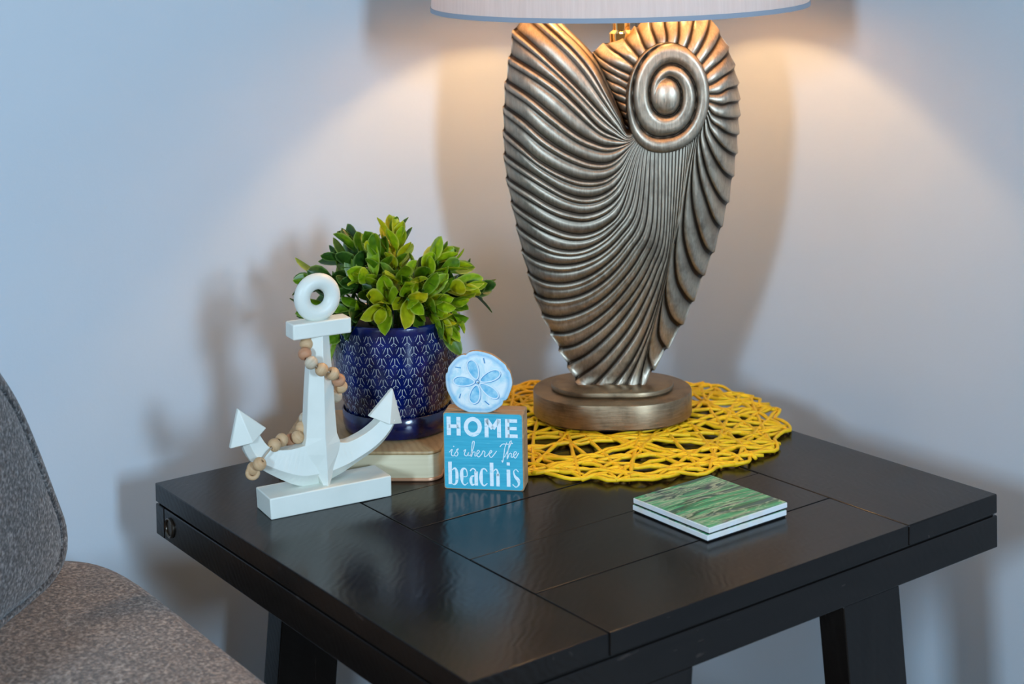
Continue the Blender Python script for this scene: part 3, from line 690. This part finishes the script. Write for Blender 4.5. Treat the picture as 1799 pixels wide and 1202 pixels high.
def prism(fr, outline, d0, d1, name, mat, par, bevel=0.0, smooth=False):
    n = len(outline); v = [fr(u, d0, z) for u, z in outline] + [fr(u, d1, z) for u, z in outline]
    f = [tuple(range(n)), tuple(range(2 * n - 1, n - 1, -1))] + [(i, (i + 1) % n, n + (i + 1) % n, n + i) for i in range(n)]
    return mk(name, v, f, mat, par, smooth=smooth, bevel=bevel, sharp=0.6)
def rr2(x0, x1, y0, y1, r, n=6):
    cx, cy = (x0 + x1) / 2, (y0 + y1) / 2
    return [(cx + a, cy + b) for a, b in rrect((x1 - x0) / 2, (y1 - y0) / 2, r, n)]
fpn = prism(SF, rr2(0, SW, 0, SH, 0.0022), 0.0, 0.0112, 'front_block', M['mdf'], sg, 0.0)
prism(SF, rr2(0.0005, SW, 0.0, SH + 0.0004, 0.0016), 0.0120, 0.0255, 'back_block', M['mdf'], sg)
fc = prism(SF, rr2(0.0006, SW - 0.0012, 0.0006, SH - 0.0008, 0.0028), -0.0003, 0.0001, 'printed_face', M['turq'], fpn)
def face(X, Y): # drawing units of the face -> metres
    return ((X - 778) / 502.0 * SW, SH - (Y - 650 - (X - 778) * 0.02) / 482.0 * SH)
def stroke(pts, w, depth=-0.0005, closed=False, fr=SF, fn=face, wu=1.57e-4):
    """flat ribbon along a polyline, width per point in drawing units"""
    P = [np.array(fn(*p)) for p in pts]; n = len(P); ws = [w] * n if not hasattr(w, '__len__') else w
    L, Rr = [], []
    for i in range(n):
        a = P[(i - 1) % n] if closed or i > 0 else P[i]; b = P[(i + 1) % n] if closed or i < n - 1 else P[i]
        d = b - a; d = d / (np.hypot(*d) + 1e-9); nn = np.array([-d[1], d[0]]) * ws[i] * wu / 2
        L.append(P[i] + nn); Rr.append(P[i] - nn)
    v = [fr(p[0], depth, p[1]) for p in L + Rr]; f = [(i, i + 1, n + i + 1, n + i) for i in range(n - 1)]
    if closed: f.append((n - 1, 0, n, 2 * n - 1))
    return v, f
def arc(cx, cy, rx, ry, a0, a1, n=18): return [(cx + rx * math.cos(math.radians(a0 + (a1 - a0) * i / (n - 1))), cy + ry * math.sin(math.radians(a0 + (a1 - a0) * i / (n - 1)))) for i in range(n)]
def cs(P, n=40): return [tuple(p) for p in crom(P, n)]
T1 = [stroke([(813, 678), (813, 795)], 26), stroke([(875, 680), (875, 797)], 26), stroke([(813, 738), (875, 739)], 23),
      stroke(arc(965, 741, 44, 49, 0, 340, 26), 26, closed=True),
      stroke([(1051, 688), (1051, 806)], 25), stroke([(1129, 690), (1129, 808)], 25), stroke([(1051, 694), (1090, 752)], 27), stroke([(1129, 696), (1090, 752)], 27),
      stroke([(1181, 691), (1181, 808)], 27), stroke([(1181, 702), (1243, 703)], 22), stroke([(1181, 749), (1240, 750)], 21), stroke([(1181, 797), (1245, 798)], 22)]
v, f = merge(T1); o = mk('lettering', v, f, M['white_print'], fpn); o['label'] = 'white capital lettering HOME'
cur = [[(813, 903), (832, 884), (826, 915), (838, 926), (852, 905)], [(852, 905), (872, 880), (858, 890), (868, 908), (860, 926), (842, 922)],
       [(903, 896), (918, 884), (908, 915), (924, 924), (936, 900), (932, 922), (948, 918), (954, 892)],
       [(954, 905), (968, 868), (972, 832), (961, 838), (955, 880), (950, 932), (962, 903), (976, 900), (974, 926), (988, 920)],
       [(988, 915), (1004, 897), (994, 889), (986, 912), (998, 930), (1018, 912)], [(1018, 912), (1026, 893), (1038, 900), (1034, 926), (1048, 924), (1064, 906)],
       [(1064, 912), (1082, 897), (1074, 889), (1064, 912), (1078, 932), (1112, 892)],
       [(1132, 866), (1150, 848), (1180, 848), (1214, 842)], [(1176, 838), (1164, 870), (1156, 920), (1148, 962), (1143, 950)],
       [(1160, 930), (1186, 880), (1206, 830), (1196, 832), (1184, 885), (1176, 946), (1190, 910), (1204, 904), (1202, 932), (1216, 925)],
       [(1216, 922), (1236, 903), (1226, 894), (1216, 915), (1228, 935), (1250, 902)]]
T2 = [stroke(cs(c, 34), 5.5) for c in cur] + [stroke([(842, 862), (842, 869)], 7)]
v, f = merge(T2); o = mk('lettering', v, f, M['white_print'], fpn); o['label'] = 'white script lettering is where the'
def tail(p0, p1, w): return stroke([p0, p1], w)
T3 = [tail((816, 962), (816, 1104), 23), stroke(cs([(824, 1018), (846, 1003), (857, 1022), (859, 1056), (855, 1092), (840, 1106), (824, 1098)], 30), [3 + 17 * math.sin(PI * i / 29) for i in range(30)]),
      stroke(cs([(893, 1056), (922, 1052), (920, 1015), (903, 1004), (890, 1020), (889, 1058), (893, 1094), (908, 1108), (927, 1094)], 40), [5 + 18 * math.exp(-((i - 23) / 8) ** 2) for i in range(40)]),
      stroke(cs([(942, 1020), (958, 1004), (974, 1012), (979, 1030)], 16), 8), tail((980, 1022), (980, 1110), 22),
      stroke(cs([(972, 1048), (952, 1056), (946, 1082), (954, 1106), (972, 1100)], 26), [5 + 13 * math.sin(PI * i / 25) for i in range(26)]),
      stroke(cs([(1050, 1022), (1036, 1005), (1018, 1010), (1011, 1045), (1013, 1090), (1028, 1111), (1050, 1096)], 36), [6 + 17 * math.exp(-((i - 18) / 9) ** 2) for i in range(36)]),
      tail((1078, 965), (1078, 1113), 23), stroke(cs([(1088, 1022), (1104, 1006), (1115, 1020), (1117, 1050)], 18), [4 + 12 * i / 17 for i in range(18)]), tail((1117, 1034), (1117, 1114), 21),
      tail((1183, 1008), (1183, 1115), 23), stroke([(1183, 962), (1183, 982)], 20),
      stroke(cs([(1246, 1022), (1230, 1006), (1216, 1020), (1224, 1050), (1244, 1074), (1246, 1102), (1228, 1117), (1208, 1100)], 40), [6 + 15 * math.exp(-((i - 21) / 7) ** 2) for i in range(40)])]
v, f = merge(T3); o = mk('lettering', v, f, M['white_print'], fpn); o['label'] = 'bold white lettering beach is'
# sand dollar cutout on the top edge
SD = (SW / 2 - 0.0042, 0.1045)
outl = []
for k in range(96):
    a = 2 * PI * k / 96; r = 1 + 0.012 * math.sin(3 * a + 1) + 0.010 * math.sin(5 * a) + 0.006 * math.sin(11 * a + 2)
    for an, dp in ((math.radians(112), .05), (math.radians(160), .05), (math.radians(-38), .07), (math.radians(28), .035)):
        da = (a - an + PI) % (2 * PI) - PI; r -= dp * math.exp(-(da / 0.06) ** 2)
    outl.append((SD[0] + 0.0328 * r * math.cos(a), SD[1] + max(-0.0296, 0.0305 * r * math.sin(a))))
sdo = prism(SF, outl, 0.0020, 0.0068, 'sand_dollar', M['mdf'], sg); sdo['label'] = 'pale blue sand dollar cutout'
t = NT('sand_dollar_print', Roughness=0.5)
n = t.noise(t.co(), 70, 4, 0.6, 0.8); a = t.attr('rim')
col = t.ramp(n, [(0.35, (0.48, 0.75, 0.84)), (0.55, (0.82, 0.90, 0.90)), (0.75, (0.92, 0.94, 0.92))])
t.base(t.mix(t.ramp(a, [(0.80, 0.0), (0.90, 0.62), (0.96, 0.35)]), col, (0.08, 0.42, 0.70))); M['sd'] = t.m
rings = []; rim = []
for q in (0.02, 0.3, 0.6, 0.78, 0.85, 0.9, 0.95, 0.99): rings.append([SF(SD[0] + (u - SD[0]) * q, 0.0020 - 0.0004 - 0.0010 * (1 - q ** 4), SD[1] + (z - SD[1]) * q) for u, z in outl]); rim += [q] * 96
rings.append([SF(u, 0.0021, z) for u, z in outl]); rim += [1.0] * 96
v, f = loft(rings, False); sdf = mk('printed_disc', v, f, M['sd'], sdo, True, 1.0); fattr(sdf, 'rim', rim)
M['sd_blue'] = NT('petal_blue', Roughness=0.5).m
t = NT('petal_blue2', Roughness=0.5); t.base(t.ramp(t.noise(t.co(), 160, 3), [(0.3, (0.12, 0.48, 0.72)), (0.7, (0.50, 0.78, 0.88))])); M['sd_blue'] = t.m
M['sd_white'] = m_simple('petal_outline', (0.80, 0.90, 0.95), 0.5); M['sd_dark'] = m_simple('petal_dark_print', (0.06, 0.30, 0.58), 0.5)  # pale and dark blue line work, part of the flat print
def sfn(x, y): return (SD[0] - 0.0005 + x, SD[1] + 0.0008 + y)
pet = []; outw = []; outd = []
for ang, L, w in ((108, 0.0195, 0.0062), (25, 0.0215, 0.0058), (-36, 0.0215, 0.0056), (-103, 0.0185, 0.0062), (178, 0.0210, 0.0058)):
    a = math.radians(ang); lo = []
    for i in range(24):
        q = 2 * PI * i / 24; x = 0.003 + L * (0.5 - 0.5 * math.cos(q)) ; y = w * math.sin(q) * (0.62 + 0.38 * (0.5 - 0.5 * math.cos(q)))
        lo.append((x * math.cos(a) - y * math.sin(a), x * math.sin(a) + y * math.cos(a)))
    pet.append(([SF(*(lambda p: (p[0], 0.00035, p[1]))(sfn(*p))) for p in lo], [tuple(range(24))]))
    outw.append(stroke(lo, 0.0011, 0.0001, True, SF, sfn, 1.0))
    outd.append(stroke([(p[0] * 1.0 + 0.0007, p[1] - 0.0007) for p in lo], 0.0006, 0.0002, True, SF, sfn, 1.0))
for ang, r0, r1 in ((68, .020, .0245), (140, .021, .026), (215, .0205, .0245), (-70, .0195, .0245)):
    a = math.radians(ang); outd.append(stroke([(r0 * math.cos(a), r0 * math.sin(a)), (r1 * math.cos(a + .12), r1 * math.sin(a + .12))], 0.0009, 0.0002, False, SF, sfn, 1.0))
outd.append(stroke([(0.0021 * math.cos(2 * PI * i / 5), 0.0021 * math.sin(2 * PI * i / 5)) for i in range(5)], 0.0007, 0.0000, True, SF, sfn, 1.0))
for nm, ps, m in (('petal_fill', pet, 'sd_blue'), ('petal_dark_line', outd, 'sd_dark'), ('petal_outline', outw, 'sd_white')):
    v, f = merge(ps); mk(nm, v, f, M[m], sdo)

# ================================================================== anchor sculpture
AF = Frame((0.1568, 0.1041, TH), (0.132, 0.991), (-0.991, 0.132))     # -d faces the camera side
an = root('anchor_sculpture', (0.1568, 0.1041, TH), 'white painted wooden anchor sculpture standing on a white block', 'sculpture')
t = NT('white_paint', Roughness=0.42); n = t.noise(t.co((1, 1, 1)), 30, 4)
t.base(t.ramp(n, [(0.3, (0.71, 0.735, 0.66)), (0.7, (0.78, 0.80, 0.725))])); t.bump(t.noise(t.co((60, 60, 260)), 1, 3), 0.08, 0.0006); M['white'] = t.m
v = [AF(u, d, z) for z, e in ((0.0, -0.001), (0.0200, 0.0)) for u, d in ((-0.0615 - e, -0.0195), (0.0615, -0.0195), (0.0615, 0.0195), (-0.0615 - e, 0.0195))]
mk('block', v, box_vf(0, 1, 0, 1, 0, 1)[1], M['white'], an, bevel=0.0012)
# shaft: six-sided section with a front ridge
secs = [(0.0185, -0.0015, 0.0030, 0.0105, 0.0140), (0.035, -0.0020, 0.0100, 0.0085, 0.0150), (0.050, -0.0028, 0.0165, 0.0070, 0.0150), (0.058, -0.0030, 0.0180, 0.0060, 0.0148), (0.066, -0.0034, 0.0156, 0.0055, 0.0142), (0.080, -0.0032, 0.0146, 0.0050, 0.0136), (0.108, -0.0028, 0.0130, 0.0045, 0.0125), (0.162, -0.0021, 0.0090, 0.0038, 0.0100)]
rings = [[AF(c - w, 0.008, z), AF(c - w, -e, z), AF(c, -d, z), AF(c + w, -e, z), AF(c + w, 0.008, z), AF(c, 0.0125, z)] for z, c, w, e, d in secs]
v, f = loft(rings); mk('shaft', v, f, M['white'], an, bevel=0.0006)
def armp(inner, outer):
    I = crom(inner, 18); O = crom(outer, 18); rings = []
    for k in range(18):
        i_, o_ = I[k], O[k]; r_ = i_ * 0.30 + o_ * 0.70; tq = k / 17
        rings.append([AF(i_[0], 0.0075, i_[1]), AF(i_[0], -0.0060, i_[1]), AF(r_[0], -0.0105 + 0.002 * tq, r_[1]), AF(o_[0], -0.0015, o_[1]), AF(o_[0], 0.0075, o_[1])])
    v, f = loft(rings); mk('arm', v, f, M['white'], an, bevel=0.0004)
armp([(-0.004, 0.062), (-0.0215, 0.0590), (-0.0355, 0.0580), (-0.0495, 0.0602), (-0.0577, 0.0657), (-0.0632, 0.0740), (-0.0665, 0.0800)],
     [(-0.004, 0.0185), (-0.0249, 0.0203), (-0.0418, 0.0288), (-0.0583, 0.0396), (-0.0692, 0.0479), (-0.0765, 0.0587), (-0.0815, 0.0715)])
armp([(-0.002, 0.060), (0.0150, 0.0565), (0.0240, 0.0553), (0.0399, 0.0600), (0.0520, 0.0666), (0.0594, 0.0725), (0.0630, 0.0760)],
     [(-0.002, 0.0185), (0.0185, 0.0255), (0.0334, 0.0326), (0.0484, 0.0395), (0.0606, 0.0474), (0.0699, 0.0570), (0.0755, 0.0665)])
def fluke(ap, b1, b2):
    ap, b1, b2 = map(np.array, (ap, b1, b2)); mb = (b1 + b2) / 2 - (ap - (b1 + b2) / 2) * 0.06
    v = [AF(ap[0], -0.002, ap[1]), AF(ap[0], 0.003, ap[1]), AF(b1[0], -0.002, b1[1]), AF(b1[0], 0.003, b1[1]), AF(b2[0], -0.002, b2[1]), AF(b2[0], 0.003, b2[1]), AF(mb[0], -0.0125, mb[1]), AF(mb[0], 0.0125, mb[1])]
    f = [(0, 2, 6), (0, 6, 4), (1, 7, 3), (1, 5, 7), (0, 1, 3, 2), (0, 4, 5, 1), (2, 3, 7, 6), (4, 6, 7, 5)]
    mk('fluke', v, f, M['white'], an, bevel=0.0009)
fluke((-0.0838, 0.1031), (-0.0568, 0.0808), (-0.0923, 0.0673)); fluke((0.0728, 0.0989), (0.0474, 0.0751), (0.0822, 0.0628))
v = [AF(u, d, z) for z in (0.1612, 0.1762) for u, d in ((-0.0315, -0.0105), (0.0275, -0.0105), (0.0275, 0.0105), (-0.0315, 0.0105))]
mk('crossbar', v, box_vf(0, 1, 0, 1, 0, 1)[1], M['white'], an, bevel=0.0016)
rings = []; RMj, RMn = 0.0153, 0.0078
for k in range(40):
    a = 2 * PI * k / 40
    rings.append([AF(-0.0028 + (RMj + RMn * math.cos(b)) * math.cos(a), RMn * 0.92 * math.sin(b), 0.1972 + (RMj + RMn * math.cos(b)) * math.sin(a)) for b in [2 * PI * j / 18 for j in range(18)]])
rings.append(rings[0]); v, f = loft(rings, False); mk('ring', v, f, M['white'], an, True, 3)

# ================================================================== bead garland
bg = root('bead_garland', tuple(AF(0, -0.012, 0.12)), 'string of natural wooden beads draped round the white anchor', 'bead garland')
def wood_bead(name, a, b):
    t = NT(name, Roughness=0.6); w = t.noise(t.co((40, 40, 300)), 1.0, 3, 0.6, 0.5); t.base(t.ramp(w, [(0.3, a), (0.7, b)])); return t.m
BM = {'t': wood_bead('bead_tan', (0.50, 0.30, 0.145), (0.64, 0.43, 0.24)), 'r': wood_bead('bead_red_tan', (0.44, 0.20, 0.10), (0.56, 0.29, 0.155)), 'p': wood_bead('bead_pale', (0.47, 0.38, 0.26), (0.64, 0.54, 0.40))}
def bead_mesh(mat):
    me = bpy.data.meshes.new('bead'); n = 22; prof = []
    for k in range(13):
        a = -1.22 + 2.44 * k / 12; prof.append((0.0064 * math.cos(a), 0.0061 * math.sin(a)))
    prof.append((0.0013, 0.0052)); prof = [(0.0013, -0.0052)] + prof + [(0.0013, -0.0052)]
    v, f = lathe(prof, (0, 0, 0), n, False); me.from_pydata([tuple(p) for p in v], [], f); me.materials.append(mat)
    me.polygons.foreach_set('use_smooth', [True] * len(f)); return me
BMe = {k: bead_mesh(m) for k, m in BM.items()}
def bpos(a, z, off): return AF(a - 0.39 * (off - 0.006), -off, z + 0.30 * (off - 0.006))
beads = [(-0.0171, 0.1560, 0.001, 't'), (-0.0188, 0.1465, 0.008, 'r'), (-0.0125, 0.1368, 0.0165, 'p'), (-0.0023, 0.1288, 0.0205, 't'), (0.0088, 0.1234, 0.0175, 't'), (0.0148, 0.1165, 0.009, 'r'), (0.0172, 0.1100, -0.003, 't'), (0.0118, 0.1017, -0.0135, 'p'),
         (-0.0010, 0.0945, -0.0175, 't'), (-0.0130, 0.0900, -0.0165, 't'), (-0.0200, 0.0850, -0.0125, 'p'), (-0.0235, 0.0765, -0.0090, 't'), (-0.0280, 0.0685, -0.0040, 't'), (-0.0350, 0.0665, -0.0130, 'r'), (-0.0440, 0.0685, -0.0020, 't'), (-0.0512, 0.0650, 0.0040, 't')]
pp = [bpos(a, z, o) for a, z, o, _ in beads] + [bpos(-0.0570, 0.0600, 0.0115), bpos(-0.0622, 0.0545, 0.0120), bpos(-0.0655, 0.0500, 0.0130), bpos(-0.0720, 0.0465, 0.002)]
allb = [(pp[i], beads[i][3], i) for i in range(len(beads))] + [(pp[18], 't', 18), (pp[19], 't', 19)]
for p, c, i in allb:
    tv = (pp[min(i + 1, len(pp) - 1)] - pp[max(i - 1, 0)]).normalized()
    o = bpy.data.objects.new('bead', BMe[c]); rot = tv.to_track_quat('Z', 'Y').to_matrix().to_4x4()
    o.matrix_local = Matrix.Translation(p - bg.location) @ rot; link(o, bg)
M['cordm'] = m_simple('jute_cord', (0.45, 0.36, 0.26), 0.9)
v, f = tube([tuple(q) for q in crom([tuple(p) for p in pp], 90)], 0.0008, 6); mk('cord', v, f, M['cordm'], bg, True, 3)
rg = []
c0 = bpos(-0.0728, 0.0425, 0.004); dr = (AF(1, -0.4, 0) - AF(0, 0, 0)).normalized()
rg = [c0 + (dr * math.cos(q) + Vector((0, 0, 1)) * math.sin(q)) * 0.0048 for q in [2 * PI * j / 24 for j in range(24)]]
v, f = tube(rg, 0.0022, 8, True); o = mk('end_ring', v, f, BM['t'], bg, True, 3); o['label'] = 'small wooden end ring'
